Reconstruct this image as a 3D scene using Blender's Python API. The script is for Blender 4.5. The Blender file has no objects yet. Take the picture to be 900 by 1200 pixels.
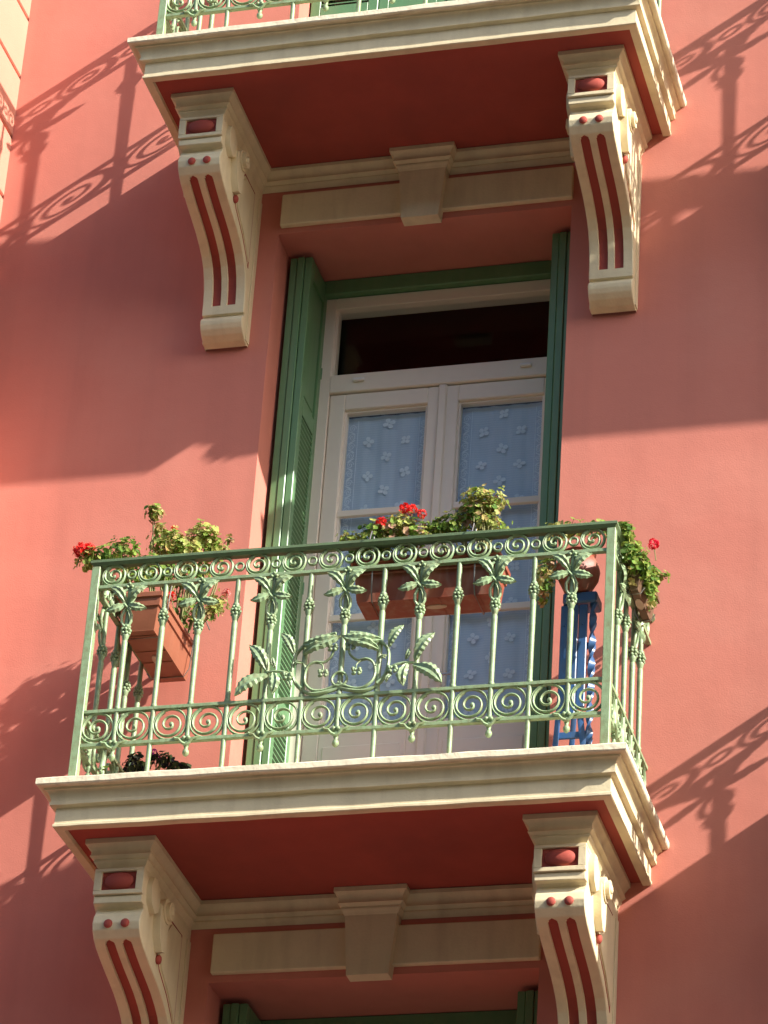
import bpy, math, random
from mathutils import Vector, Matrix
random.seed(7)
PI = math.pi
S = bpy.context.scene
COL = S.collection

# ------------------------------------------------------------------ camera
cam = bpy.data.cameras.new('camera')
camo = bpy.data.objects.new('camera', cam)
COL.objects.link(camo)
Rv = Vector((0.966373795482703, 0.24966863274170623, 0.061540728215074184))
Uv = Vector((0.07575783089953, -0.5051389505866788, 0.859706572998943))
Fv = Vector((-0.2457283835086066, 0.8261357118688648, 0.5070673989847615))
camo.matrix_world = Matrix(((Rv.x, Uv.x, -Fv.x, 4.720476), (Rv.y, Uv.y, -Fv.y, -12.315830),
                            (Rv.z, Uv.z, -Fv.z, -5.963204), (0, 0, 0, 1)))
cam.sensor_fit = 'HORIZONTAL'; cam.sensor_width = 36.0
cam.lens = 4170.785 / 900 * 36.0
cam.clip_start = 0.1; cam.clip_end = 500
S.camera = camo

# ------------------------------------------------------------------ light
SUN = Vector((2.84, -1.0, 1.92)).normalized()
elev = math.asin(SUN.z)
az = math.atan2(SUN.x, SUN.y)          # clockwise from +Y
sun = bpy.data.lights.new('sun', 'SUN'); sun.energy = 5.0; sun.angle = math.radians(0.53)
sun.color = (1.0, 0.93, 0.83)
suno = bpy.data.objects.new('sun', sun); COL.objects.link(suno)
suno.rotation_euler = SUN.to_track_quat('Z', 'Y').to_euler()
suno.location = (20, -10, 14)
W = bpy.data.worlds.new('World'); S.world = W; W.use_nodes = True
nt = W.node_tree; nt.nodes.clear()
sky = nt.nodes.new('ShaderNodeTexSky'); sky.sky_type = 'NISHITA'; sky.sun_disc = False
sky.sun_elevation = elev; sky.sun_rotation = az; sky.dust_density = 2.0
bg = nt.nodes.new('ShaderNodeBackground'); bg.inputs['Strength'].default_value = 0.15
wo = nt.nodes.new('ShaderNodeOutputWorld')
nt.links.new(sky.outputs[0], bg.inputs[0]); nt.links.new(bg.outputs[0], wo.inputs[0])
S.view_settings.view_transform = 'Standard'; S.view_settings.look = 'None'
S.view_settings.exposure = 0.9; S.view_settings.gamma = 1.0
S.cycles.max_bounces = 8; S.cycles.diffuse_bounces = 5; S.cycles.transparent_max_bounces = 12

# ------------------------------------------------------------------ materials
def mat(name, col, rough=0.6, var=0.06, vscale=6.0, bump=0.0, bscale=60.0, bump2=0.0, b2scale=5.0,
        metallic=0.0, spec=0.5, dirt=None, dirt_amt=0.0, dscale=3.0, attr=None, trans=0.0, stretch=(1, 1, 1)):
    m = bpy.data.materials.new(name); m.use_nodes = True
    n = m.node_tree; N = n.nodes; L = n.links
    b = N['Principled BSDF']; b.inputs['Roughness'].default_value = rough
    b.inputs['Metallic'].default_value = metallic
    b.inputs['Specular IOR Level'].default_value = spec
    tc = N.new('ShaderNodeTexCoord')
    mp = N.new('ShaderNodeMapping'); mp.inputs['Scale'].default_value = stretch
    geo = N.new('ShaderNodeNewGeometry')
    L.new(geo.outputs['Position'], mp.inputs[0])
    no = N.new('ShaderNodeTexNoise'); no.inputs['Scale'].default_value = vscale
    no.inputs['Detail'].default_value = 6; no.inputs['Roughness'].default_value = 0.6
    L.new(mp.outputs[0], no.inputs['Vector'])
    hs = N.new('ShaderNodeHueSaturation')
    if attr:
        a = N.new('ShaderNodeAttribute'); a.attribute_name = attr
        L.new(a.outputs['Color'], hs.inputs['Color'])
    else:
        hs.inputs['Color'].default_value = (*col, 1)
    mr = N.new('ShaderNodeMapRange'); mr.inputs[1].default_value = 0.25; mr.inputs[2].default_value = 0.75
    mr.inputs[3].default_value = 1 - var; mr.inputs[4].default_value = 1 + var
    L.new(no.outputs['Fac'], mr.inputs[0]); L.new(mr.outputs[0], hs.inputs['Value'])
    out = hs.outputs[0]
    if dirt:
        n2 = N.new('ShaderNodeTexNoise'); n2.inputs['Scale'].default_value = dscale; n2.inputs['Detail'].default_value = 8
        n2.inputs['Roughness'].default_value = 0.7
        mp2 = N.new('ShaderNodeMapping'); mp2.inputs['Scale'].default_value = (1, 1, 0.35)
        L.new(geo.outputs['Position'], mp2.inputs[0]); L.new(mp2.outputs[0], n2.inputs['Vector'])
        r2 = N.new('ShaderNodeMapRange'); r2.inputs[1].default_value = 0.52; r2.inputs[2].default_value = 0.75
        r2.inputs[3].default_value = 0; r2.inputs[4].default_value = dirt_amt
        L.new(n2.outputs['Fac'], r2.inputs[0])
        mx = N.new('ShaderNodeMixRGB'); mx.inputs[2].default_value = (*dirt, 1)
        L.new(r2.outputs[0], mx.inputs[0]); L.new(out, mx.inputs[1]); out = mx.outputs[0]
    L.new(out, b.inputs['Base Color'])
    last = None
    for amt, sc in ((bump, bscale), (bump2, b2scale)):
        if amt > 0:
            nb = N.new('ShaderNodeTexNoise'); nb.inputs['Scale'].default_value = sc; nb.inputs['Detail'].default_value = 5
            L.new(geo.outputs['Position'], nb.inputs['Vector'])
            bp = N.new('ShaderNodeBump'); bp.inputs['Strength'].default_value = 1.0; bp.inputs['Distance'].default_value = amt
            L.new(nb.outputs['Fac'], bp.inputs['Height'])
            if last: L.new(last.outputs[0], bp.inputs['Normal'])
            last = bp
    if last: L.new(last.outputs[0], b.inputs['Normal'])
    if trans > 0:
        tr = N.new('ShaderNodeBsdfTranslucent'); L.new(out, tr.inputs['Color'])
        mix = N.new('ShaderNodeMixShader'); mix.inputs[0].default_value = trans
        L.new(b.outputs[0], mix.inputs[1]); L.new(tr.outputs[0], mix.inputs[2])
        L.new(mix.outputs[0], N['Material Output'].inputs['Surface'])
    return m

RED = (0.61, 0.216, 0.163)
M = {}
M['stucco'] = mat('salmon_stucco', RED, 0.85, 0.06, 1.1, 0.0007, 150, 0.006, 2.5, spec=0.25,
                  dirt=(0.50, 0.155, 0.115), dirt_amt=0.35, dscale=2.2)
M['wing'] = mat('sunlit_salmon_stucco', (0.64, 0.275, 0.195), 0.85, 0.05, 3, 0.0012, 150, spec=0.25)  # the salmon wall stucco, lightened to carry the sun on this face
M['joint'] = mat('dark_red_joint', (0.42, 0.06, 0.04), 0.85)
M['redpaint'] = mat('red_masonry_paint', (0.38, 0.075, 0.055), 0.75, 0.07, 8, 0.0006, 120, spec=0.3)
M['cream'] = mat('cream_masonry_paint', (0.76, 0.665, 0.44), 0.62, 0.05, 7, 0.0010, 90, 0.002, 12, spec=0.3,
                 dirt=(0.52, 0.42, 0.27), dirt_amt=0.35, dscale=7)
M['creamlip'] = mat('chipped_cream_paint', (0.84, 0.76, 0.56), 0.7, 0.06, 30, 0.0025, 45, 0.002, 12, spec=0.3,
                    dirt=(0.45, 0.38, 0.28), dirt_amt=0.5, dscale=22)
M['iron'] = mat('pale_green_iron_paint', (0.27, 0.385, 0.215), 0.42, 0.12, 40, 0.0008, 220, spec=0.45,
                dirt=(0.17, 0.17, 0.08), dirt_amt=0.75, dscale=28)
M['rail'] = mat('shaded_worn_handrail_paint', (0.13, 0.20, 0.10), 0.5, 0.15, 30, 0.0008, 200,
                dirt=(0.10, 0.09, 0.05), dirt_amt=0.5, dscale=12)  # iron green darkened for the handrail's shaded underside, plus worn patches
M['shutter'] = mat('green_shutter_paint', (0.115, 0.255, 0.115), 0.36, 0.08, 12, 0.0006, 80, spec=0.45,
                   dirt=(0.10, 0.20, 0.09), dirt_amt=0.3, dscale=9)
M['frame'] = mat('beige_window_frame', (0.84, 0.77, 0.66), 0.4, 0.03, 6, spec=0.4)
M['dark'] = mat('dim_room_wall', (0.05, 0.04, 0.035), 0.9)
M['terra'] = mat('terracotta_plastic', (0.27, 0.068, 0.036), 0.5, 0.08, 18, 0.0006, 90, dirt=(0.27, 0.12, 0.08), dirt_amt=0.4, dscale=16)
M['litbox'] = mat('sunlit_terracotta_plastic', (0.30, 0.105, 0.058), 0.5, 0.08, 18, 0.0005, 90, dirt=(0.36, 0.19, 0.12), dirt_amt=0.5, dscale=14)  # lighter copy of the terracotta, sunlight on the box side put into its colour
M['oldterra'] = mat('weathered_brown_plastic', (0.15, 0.085, 0.05), 0.6, 0.12, 18, 0.0006, 90, dirt=(0.10, 0.10, 0.06), dirt_amt=0.5, dscale=16)
M['label'] = mat('pale_moulded_label', (0.55, 0.42, 0.32), 0.6)
M['soil'] = mat('potting_soil', (0.05, 0.03, 0.02), 0.95, 0.2, 40, 0.004, 60)
M['blue'] = mat('blue_chair_paint', (0.04, 0.115, 0.28), 0.35, 0.12, 20, 0.0004, 90, dirt=(0.10, 0.13, 0.18), dirt_amt=0.3, dscale=20)
M['steel'] = mat('grey_steel', (0.35, 0.35, 0.33), 0.35, metallic=0.8)
M['white'] = mat('white_plastic', (0.8, 0.79, 0.76), 0.35)
M['leaf'] = mat('geranium_leaf', (1, 1, 1), 0.65, 0.15, 60, attr='Col', trans=0.35, spec=0.2)
M['petal'] = mat('petal', (1, 1, 1), 0.55, 0.12, 90, attr='Col', trans=0.25, spec=0.3)
M['stem'] = mat('woody_stem', (0.20, 0.20, 0.07), 0.7, 0.2, 60)
M['curtain'] = mat('sky_tinted_net_curtain', (0.47, 0.58, 0.72), 0.9, 0.06, 4, spec=0.1)  # blue of the sky reflected in the panes put into the cloth
M['lace'] = mat('sky_tinted_lace', (0.72, 0.81, 0.90), 0.9, 0.10, 120, spec=0.1)  # lace tinted with the same reflected sky
M['paving'] = mat('street_paving', (0.05, 0.043, 0.035), 0.9, 0.1, 1.5, 0.003, 20)
M['ochre'] = mat('ochre_plaster', (0.22, 0.16, 0.10), 0.9, 0.08, 1.2, 0.002, 60)
M['wood'] = mat('grey_wood', (0.28, 0.22, 0.16), 0.8, 0.15, 10, stretch=(1, 1, 8))

def streaks(m, col, amt, sx=7.0, sz=0.35):
    n = m.node_tree; N = n.nodes; L = n.links; b = N['Principled BSDF']
    src = b.inputs['Base Color'].links[0].from_socket
    geo = N.new('ShaderNodeNewGeometry'); mp = N.new('ShaderNodeMapping'); mp.inputs['Scale'].default_value = (sx, sx, sz)
    no = N.new('ShaderNodeTexNoise'); no.inputs['Scale'].default_value = 1.0; no.inputs['Detail'].default_value = 5
    L.new(geo.outputs['Position'], mp.inputs[0]); L.new(mp.outputs[0], no.inputs['Vector'])
    mr = N.new('ShaderNodeMapRange'); mr.inputs[1].default_value = 0.48; mr.inputs[2].default_value = 0.72; mr.inputs[3].default_value = 0; mr.inputs[4].default_value = amt
    L.new(no.outputs['Fac'], mr.inputs[0])
    mx = N.new('ShaderNodeMixRGB'); mx.inputs[2].default_value = (*col, 1)
    L.new(mr.outputs[0], mx.inputs[0]); L.new(src, mx.inputs[1]); L.new(mx.outputs[0], b.inputs['Base Color'])
streaks(M['stucco'], (0.46, 0.17, 0.13), 0.30)
streaks(M['stucco'], (0.66, 0.29, 0.22), 0.35, 1.7, 2.3)
streaks(M['terra'], (0.40, 0.28, 0.20), 0.4, 26.0, 9.0)
streaks(M['blue'], (0.10, 0.12, 0.13), 0.5, 45.0, 12.0)
streaks(M['redpaint'], (0.26, 0.06, 0.05), 0.5, 3.0, 3.0)
streaks(M['cream'], (0.52, 0.43, 0.27), 0.35, 14.0, 2.0)
streaks(M['iron'], (0.20, 0.15, 0.07), 0.45, 55.0, 40.0)
streaks(M['shutter'], (0.17, 0.28, 0.14), 0.4, 30.0, 1.5)

# fine horizontal threads on the net curtain (flat print)
def thread(m):
    n = m.node_tree; N = n.nodes; L = n.links; b = N['Principled BSDF']
    src = b.inputs['Base Color'].links[0].from_socket
    geo = N.new('ShaderNodeNewGeometry'); wv = N.new('ShaderNodeTexWave')
    wv.bands_direction = 'Z'; wv.inputs['Scale'].default_value = 26; wv.inputs['Distortion'].default_value = 0.6
    wv.inputs['Detail'].default_value = 1
    L.new(geo.outputs['Position'], wv.inputs[0])
    mr = N.new('ShaderNodeMapRange'); mr.inputs[3].default_value = 0.0; mr.inputs[4].default_value = 0.38
    L.new(wv.outputs['Fac'], mr.inputs[0])
    mx = N.new('ShaderNodeMixRGB'); mx.inputs[2].default_value = (0.64, 0.72, 0.80, 1)
    L.new(mr.outputs[0], mx.inputs[0]); L.new(src, mx.inputs[1]); L.new(mx.outputs[0], b.inputs['Base Color'])
thread(M['curtain'])

def glassmat():
    m = bpy.data.materials.new('window_glass'); m.use_nodes = True
    n = m.node_tree; N = n.nodes; L = n.links; N.clear()
    o = N.new('ShaderNodeOutputMaterial'); t = N.new('ShaderNodeBsdfTransparent'); g = N.new('ShaderNodeBsdfGlossy')
    t.inputs[0].default_value = (0.96, 0.98, 0.98, 1); g.inputs['Roughness'].default_value = 0.03
    f = N.new('ShaderNodeFresnel'); f.inputs[0].default_value = 1.55
    x = N.new('ShaderNodeMixShader'); ge = N.new('ShaderNodeNewGeometry'); ml = N.new('ShaderNodeMath'); ml.operation = 'MULTIPLY'; iv = N.new('ShaderNodeMath'); iv.operation = 'SUBTRACT'; iv.inputs[0].default_value = 1.0
    L.new(ge.outputs['Backfacing'], iv.inputs[1]); L.new(iv.outputs[0], ml.inputs[0]); L.new(f.outputs[0], ml.inputs[1]); L.new(ml.outputs[0], x.inputs[0]); L.new(t.outputs[0], x.inputs[1])
    L.new(g.outputs[0], x.inputs[2]); L.new(x.outputs[0], o.inputs[0]); return m
M['glass'] = glassmat()

# ------------------------------------------------------------------ mesh helpers
class MB:
    def __init__(s): s.v = []; s.f = []; s.mi = []; s.c = []
    def add(s, vs, fs, mi=0, col=None):
        o = len(s.v); s.v += [tuple(p) for p in vs]
        for f in fs: s.f.append(tuple(i + o for i in f)); s.mi.append(mi); s.c.append(col)
        return s
    def box(s, x0, x1, y0, y1, z0, z1, mi=0, bev=0.0):
        if bev <= 0:
            vs = [(x, y, z) for z in (z0, z1) for y in (y0, y1) for x in (x0, x1)]
            return s.add(vs, [(0, 2, 3, 1), (4, 5, 7, 6), (0, 1, 5, 4), (2, 6, 7, 3), (0, 4, 6, 2), (1, 3, 7, 5)], mi)
        b = bev; X = (x0, x1); Y = (y0, y1); Z = (z0, z1); vs = []; idx = {}
        for i in (0, 1):
            for j in (0, 1):
                for k in (0, 1):
                    sx, sy, sz = (1, -1)[i] * b, (1, -1)[j] * b, (1, -1)[k] * b
                    for a, p in (('x', (X[i], Y[j] + sy, Z[k] + sz)), ('y', (X[i] + sx, Y[j], Z[k] + sz)), ('z', (X[i] + sx, Y[j] + sy, Z[k]))):
                        idx[(i, j, k, a)] = len(vs); vs.append(p)
        fs = []
        for i in (0, 1):
            q = [idx[(i, 0, 0, 'x')], idx[(i, 1, 0, 'x')], idx[(i, 1, 1, 'x')], idx[(i, 0, 1, 'x')]]; fs.append(q if i else q[::-1])
            q = [idx[(0, i, 0, 'y')], idx[(1, i, 0, 'y')], idx[(1, i, 1, 'y')], idx[(0, i, 1, 'y')]]; fs.append(q[::-1] if i else q)
            q = [idx[(0, 0, i, 'z')], idx[(1, 0, i, 'z')], idx[(1, 1, i, 'z')], idx[(0, 1, i, 'z')]]; fs.append(q if i else q[::-1])
        for i in (0, 1):
            for j in (0, 1):
                fs.append([idx[(i, j, 0, 'x')], idx[(i, j, 1, 'x')], idx[(i, j, 1, 'y')], idx[(i, j, 0, 'y')]])
                fs.append([idx[(i, 0, j, 'x')], idx[(i, 1, j, 'x')], idx[(i, 1, j, 'z')], idx[(i, 0, j, 'z')]])
                fs.append([idx[(0, i, j, 'y')], idx[(1, i, j, 'y')], idx[(1, i, j, 'z')], idx[(0, i, j, 'z')]])
        for i in (0, 1):
            for j in (0, 1):
                for k in (0, 1): fs.append([idx[(i, j, k, a)] for a in 'xyz'])
        return s.add(vs, fs, mi)
    def tube(s, pts, r, n=6, closed=False, flat=1.0, up=(0, 1, 0), mi=0, cap=True):
        """sweep an ellipse along pts; r = radius or list; flat = width factor along 'up'."""
        P = [Vector(p) for p in pts]; m = len(P); U0 = Vector(up); vs = []
        rr = r if isinstance(r, (list, tuple)) else [r] * m
        for i in range(m):
            a = P[(i - 1) % m] if (closed or i > 0) else P[i]; b = P[(i + 1) % m] if (closed or i < m - 1) else P[i]
            t = (b - a).normalized(); u = U0 - t * U0.dot(t)
            if u.length < 1e-4: u = t.orthogonal()
            u.normalize(); w = t.cross(u)
            for k in range(n):
                g = 2 * PI * (k + 0.5) / n
                vs.append(P[i] + (w * math.cos(g) + u * math.sin(g) * flat) * rr[i])
        fs = []
        for i in range(m if closed else m - 1):
            j = (i + 1) % m
            for k in range(n):
                l = (k + 1) % n; fs.append((i * n + k, i * n + l, j * n + l, j * n + k))
        if cap and not closed:
            fs.append(tuple(range(n))[::-1]); fs.append(tuple((m - 1) * n + k for k in range(n)))
        return s.add(vs, fs, mi)
    def lathe(s, prof, n=8, c=(0, 0, 0), mi=0, rot=0.0):
        vs = []; fs = []
        for r, z in prof:
            for k in range(n):
                g = 2 * PI * k / n + rot; vs.append((c[0] + r * math.cos(g), c[1] + r * math.sin(g), c[2] + z))
        for i in range(len(prof) - 1):
            for k in range(n):
                l = (k + 1) % n; fs.append((i * n + k, i * n + l, (i + 1) * n + l, (i + 1) * n + k))
        fs.append(tuple(range(n))[::-1]); fs.append(tuple((len(prof) - 1) * n + k for k in range(n)))
        return s.add(vs, fs, mi)
    def ball(s, c, r, n=8, m=5, sc=(1, 1, 1), mi=0):
        vs = []; fs = []
        for i in range(m + 1):
            ph = PI * i / m
            for k in range(n):
                g = 2 * PI * k / n
                vs.append((c[0] + r * sc[0] * math.sin(ph) * math.cos(g), c[1] + r * sc[1] * math.sin(ph) * math.sin(g), c[2] + r * sc[2] * math.cos(ph)))
        for i in range(m):
            for k in range(n):
                l = (k + 1) % n; fs.append((i * n + k, (i + 1) * n + k, (i + 1) * n + l, i * n + l))
        return s.add(vs, fs, mi)
    def prism(s, poly, x0, x1, axis='x', mi=0):
        """extrude polygon of (a,b) pairs between x0 and x1 along axis."""
        n = len(poly)
        def P(t, p):
            return {'x': (t, p[0], p[1]), 'y': (p[0], t, p[1]), 'z': (p[0], p[1], t)}[axis]
        vs = [P(x0, p) for p in poly] + [P(x1, p) for p in poly]
        fs = [(i, (i + 1) % n, n + (i + 1) % n, n + i) for i in range(n)]
        fs += [tuple(range(n))[::-1], tuple(range(n, 2 * n))]
        return s.add(vs, fs, mi)
    def mesh(s, name, mats, smooth=None):
        me = bpy.data.meshes.new(name); me.from_pydata(s.v, [], s.f)
        for m in (mats if isinstance(mats, (list, tuple)) else [mats]): me.materials.append(m)
        me.polygons.foreach_set('material_index', s.mi)
        if any(c is not None for c in s.c):
            ca = me.color_attributes.new('Col', 'FLOAT_COLOR', 'CORNER')
            buf = []
            for p, c in zip(me.polygons, s.c): buf += list((*(c or (1, 1, 1)), 1)) * p.loop_total
            ca.data.foreach_set('color', buf)
        me.update()
        import bmesh
        b = bmesh.new(); b.from_mesh(me); 
        if not any(c is not None for c in s.c): bmesh.ops.recalc_face_normals(b, faces=b.faces)
        b.to_mesh(me); b.free()
        if smooth is not None:
            me.polygons.foreach_set('use_smooth', [True] * len(me.polygons))
            me.set_sharp_from_angle(angle=math.radians(smooth))
        return me

def link(name, me, parent=None, loc=(0, 0, 0), rot=(0, 0, 0), scale=(1, 1, 1), **kw):
    o = bpy.data.objects.new(name, me); COL.objects.link(o)
    o.location = loc; o.rotation_euler = rot; o.scale = scale
    if parent: o.parent = parent
    for k, v in kw.items(): o[k] = v
    return o
def thing(name, label, cat, loc=(0, 0, 0), group=None, rotz=0):
    o = link(name, None, None, loc, (0, 0, rotz)); o.empty_display_size = 0.1
    o['label'] = label; o['category'] = cat
    if group: o['group'] = group
    return o
def kids(o): return [c for c in o.children]
def copy_thing(o, loc, label):
    r = o.copy(); COL.objects.link(r); r.location = loc; r['label'] = label
    for ch in kids(o):
        c = ch.copy(); COL.objects.link(c); c.parent = r
        for g in kids(ch):
            d = g.copy(); COL.objects.link(d); d.parent = c
    return r

# ------------------------------------------------------------------ dimensions
BW, BD, FH = 2.303, 0.858, 3.5846        # balcony width, depth, floor height
NX = 3.24                                # spacing to the neighbouring balcony
OX0, OX1, OH, OD = 0.476, 1.807, 3.08, 0.45   # door opening in the wall
FLOORS = (-FH, 0.0, FH)
GZ = -7.56
WX = -0.865                              # corner with the projecting wing

# ------------------------------------------------------------------ ground and street
g = MB(); g.box(-150, 150, -150, 20, GZ - 0.5, GZ)
link('ground', g.mesh('ground', M['paving']), kind='structure')

# ------------------------------------------------------------------ facade
bld = thing('building', 'salmon-red stucco facade with cream lintels and string courses behind the balconies', 'building', (0, 0, GZ))
def bpart(name, mb, m, smooth=None, **kw):
    return link(name, mb.mesh(name, m, smooth), bld, (0, 0, -GZ), **kw)
TOP = 9.5
w = MB(); XR = 16.0
def q(p): w.add(p, [(0, 1, 2, 3)])
zs = [GZ]
for fz in FLOORS: zs += [fz, fz + OH]
zs += [TOP]
# columns left and right of the openings, subdivided for clean shading
q([(WX, 0, GZ), (OX0, 0, GZ), (OX0, 0, TOP), (WX, 0, TOP)])
q([(OX1, 0, GZ), (XR, 0, GZ), (XR, 0, TOP), (OX1, 0, TOP)])
for i in range(0, len(zs) - 1, 2):
    q([(OX0, 0, zs[i]), (OX1, 0, zs[i]), (OX1, 0, zs[i + 1]), (OX0, 0, zs[i + 1])])
for fz in FLOORS:
    a, b = fz, fz + OH
    q([(OX0, 0, a), (OX0, OD + .05, a), (OX0, OD + .05, b), (OX0, 0, b)])
    q([(OX1, 0, a), (OX1, 0, b), (OX1, OD + .05, b), (OX1, OD + .05, a)])
    q([(OX0, 0, b), (OX0, OD + .05, b), (OX1, OD + .05, b), (OX1, 0, b)])
    q([(OX0, 0, a), (OX1, 0, a), (OX1, OD + .05, a), (OX0, OD + .05, a)])
bpart('wall', w, M['stucco'])
bk = MB(); bk.box(WX - 5, XR, 5.0, 5.2, GZ, TOP); bk.box(WX - 5, XR, 0.01, 5.2, TOP, TOP + 0.3); bk.box(XR, XR + .2, 0.0, 5.2, GZ, TOP)
bpart('rear_wall', bk, M['stucco'])
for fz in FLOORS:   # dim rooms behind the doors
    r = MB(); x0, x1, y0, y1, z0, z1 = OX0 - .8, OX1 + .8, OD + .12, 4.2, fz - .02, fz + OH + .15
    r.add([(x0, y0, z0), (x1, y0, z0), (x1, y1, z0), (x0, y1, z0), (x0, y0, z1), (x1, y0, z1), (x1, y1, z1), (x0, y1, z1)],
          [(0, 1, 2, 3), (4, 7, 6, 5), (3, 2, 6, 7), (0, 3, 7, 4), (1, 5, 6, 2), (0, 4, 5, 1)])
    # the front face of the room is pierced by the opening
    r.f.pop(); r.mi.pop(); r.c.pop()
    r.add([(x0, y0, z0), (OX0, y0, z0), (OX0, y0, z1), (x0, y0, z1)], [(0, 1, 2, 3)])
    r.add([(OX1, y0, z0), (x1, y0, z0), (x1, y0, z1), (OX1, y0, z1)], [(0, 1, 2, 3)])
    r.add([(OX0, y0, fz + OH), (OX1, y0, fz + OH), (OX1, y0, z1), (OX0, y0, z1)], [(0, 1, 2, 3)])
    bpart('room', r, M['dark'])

# projecting wing on the left in grooved blocks
wg = MB(); wg.box(WX - 5, WX - .012, -.45, .04, GZ, TOP)
bpart('wing_core', wg, M['joint'])
ch = 0.3435; z = 3.443 - ch * 32; 
blk = MB(); blk.box(-0.60, 0.012, -.45 - .012, .05, 0.007, ch - 0.007, bev=0.006)
blkm = blk.mesh('wing_block', M['wing'])
while z + ch < TOP:
    if z > GZ: link('wing_block', blkm, bld, (WX - .012, 0, z - GZ))
    z += ch

# ---- profile sweep round a projecting rectangle (left side, front, right side), mitred
def sweep3(mb, prof, x0, x1, y, step=0.06, jit=0.0, mi=0, wall=0.0, close=False):
    """prof: (outset, z). Rectangle x0..x1, front at y (negative), back at y=wall."""
    rows = []
    rnd = random.Random(3)
    base = []
    n1 = max(1, int(abs(y) / step)); n2 = max(1, int((x1 - x0) / step))
    for i in range(n1): base.append(('L', wall + (y - wall) * i / n1))
    for i in range(n2): base.append(('F', i / n2))
    for i in range(n1 + 1): base.append(('R', y + (wall - y) * i / n1))
    base2 = []
    for k, (o, z) in enumerate(prof):
        row = []
        for j, (sd, t) in enumerate(base):
            if sd == 'L':
                f = (t - wall) / (y - wall) if y != wall else 0
                p = (x0 - o, wall + (y - o - wall) * f, z)
            elif sd == 'F': p = (x0 - o + (x1 - x0 + 2 * o) * t, y - o, z)
            else:
                f = (t - wall) / (y - wall)
                p = (x1 + o, wall + (y - o - wall) * f, z)
            if jit:
                dz = jit * (math.sin(j * .9 + k * .35) * .5 + rnd.uniform(-.5, .5)); p = (p[0], p[1], p[2] + dz)
            row.append(p)
        rows.append(row)
    m = len(base); vs = [p for r in rows for p in r]; fs = []
    for k in range(len(prof) - 1):
        for j in range(m - 1):
            fs.append((k * m + j, k * m + j + 1, (k + 1) * m + j + 1, (k + 1) * m + j))
    mb.add(vs, fs, mi)

def arc(cx, cz, r, a0, a1, n):
    return [(cx + r * math.cos(math.radians(a0 + (a1 - a0) * i / n)), cz + r * math.sin(math.radians(a0 + (a1 - a0) * i / n))) for i in range(n + 1)]

MOULD = [(.046, -.172), (.046, -.192), (.040, -.196)] + arc(.052, -.228, .028, 115, 215, 5)[1:] + [(.020, -.252), (.014, -.258)] + arc(.002, -.266, .013, 35, -60, 4) + [(.004, -.290), (0, -.296)]
MOULD = [(o, -.172 + (z + .172) * .84) for o, z in MOULD]

# string course, lintel band and keystone over each door
for fz in FLOORS:
    zt = fz + FH
    prof = [(-o - .004, z) for o, z in MOULD]
    for xa, xb in ((.386, 1.030), (1.252, BW - .386)):
        s_ = MB(); n = len(prof); vs = [(x, p[0], zt + p[1]) for x in (xa, xb) for p in prof]
        s_.add(vs, [(i, i + 1, n + i + 1, n + i) for i in range(n - 1)])
        s_.add([(xa, 0, zt - .172), (xb, 0, zt - .172), (xb, -.05, zt - .172), (xa, -.05, zt - .172)], [(0, 1, 2, 3)])
        bpart('string_course', s_, M['cream'], 35)
    for xa, xb in ((.489, 1.060), (1.222, 1.813)):
        s_ = MB(); s_.box(xa, xb, -.030, .0, zt - .476, zt - .309, bev=.004); bpart('lintel_band', s_, M['cream'])
    s_ = MB()
    za, zb = zt - .25, zt - .528
    t0, t1, d = .108, .084, .066
    cx = 1.141
    s_.add([(cx - t0, 0, za), (cx + t0, 0, za), (cx + t0, -d, za), (cx - t0, -d, za), (cx - t1, 0, zb), (cx + t1, 0, zb), (cx + t1, -d, zb), (cx - t1, -d, zb)],
           [(0, 1, 2, 3), (4, 5, 6, 7), (0, 1, 5, 4), (3, 2, 6, 7), (1, 2, 6, 5), (0, 3, 7, 4)])
    k2 = [(o * .85, zt + z) for o, z in MOULD]
    sweep3(s_, k2, cx - t0, cx + t0, -d, step=.3)
    s_.box(cx - t0 - .039, cx + t0 + .039, -d - .039, 0, zt - .172, zt - .170)
    bpart('keystone', s_, M['cream'], 35)

# ------------------------------------------------------------------ balcony slab
def slab_meshes():
    m = MB()
    # outset measured inward from the lip: negative values
    prof = [(-.06, 0.0), (-.004, 0.0), (0, -.004), (0, -.026), (-.004, -.031), (-.014, -.033)]
    prof += [(-.026, -.034), (-.027, -.042)] + [(-.027 - .024 * math.sin(t * PI / 2 / 6), -.042 - .040 * (1 - math.cos(t * PI / 2 / 6))) for t in range(1, 7)]
    prof += [(-.048, -.084), (-.048, -.096), (-.060, -.099), (-.069, -.101), (-.069, -.107), (-.069, -.166), (-.064, -.170), (-.064, -.180), (-.068, -.183), (-.100, -.183), (-.104, -.168)]
    lip = MB(); sweep3(lip, [(-.30, .0), (-.02, .0)] + prof[1:6], 0, BW, -BD, jit=.0022)
    sweep3(m, prof[5:], 0, BW, -BD, jit=.0016)
    a = lip.mesh('slab_lip', M['creamlip'], 28); b = m.mesh('slab_cornice', M['cream'], 24)
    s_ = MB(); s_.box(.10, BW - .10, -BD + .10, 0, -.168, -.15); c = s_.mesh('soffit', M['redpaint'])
    s_ = MB(); s_.box(.29, BW - .29, -BD + .29, 0, -.02, .002); d = s_.mesh('floor_tiles', M['terra'])
    return a, b, c, d
SL = slab_meshes()
def slab(loc, label):
    t = thing('balcony_slab', label, 'balcony', loc, 'cream moulded balcony slabs with red soffits')
    for n, m in zip(('lip', 'cornice', 'soffit', 'floor'), SL): link(n, m, t)
    return t
slab((0, 0, 0), 'cream moulded balcony slab in the middle of the photo, carrying the railing with flower boxes')
slab((0, 0, FH), 'cream moulded balcony slab at the top of the photo, above the glazed door')
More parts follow.
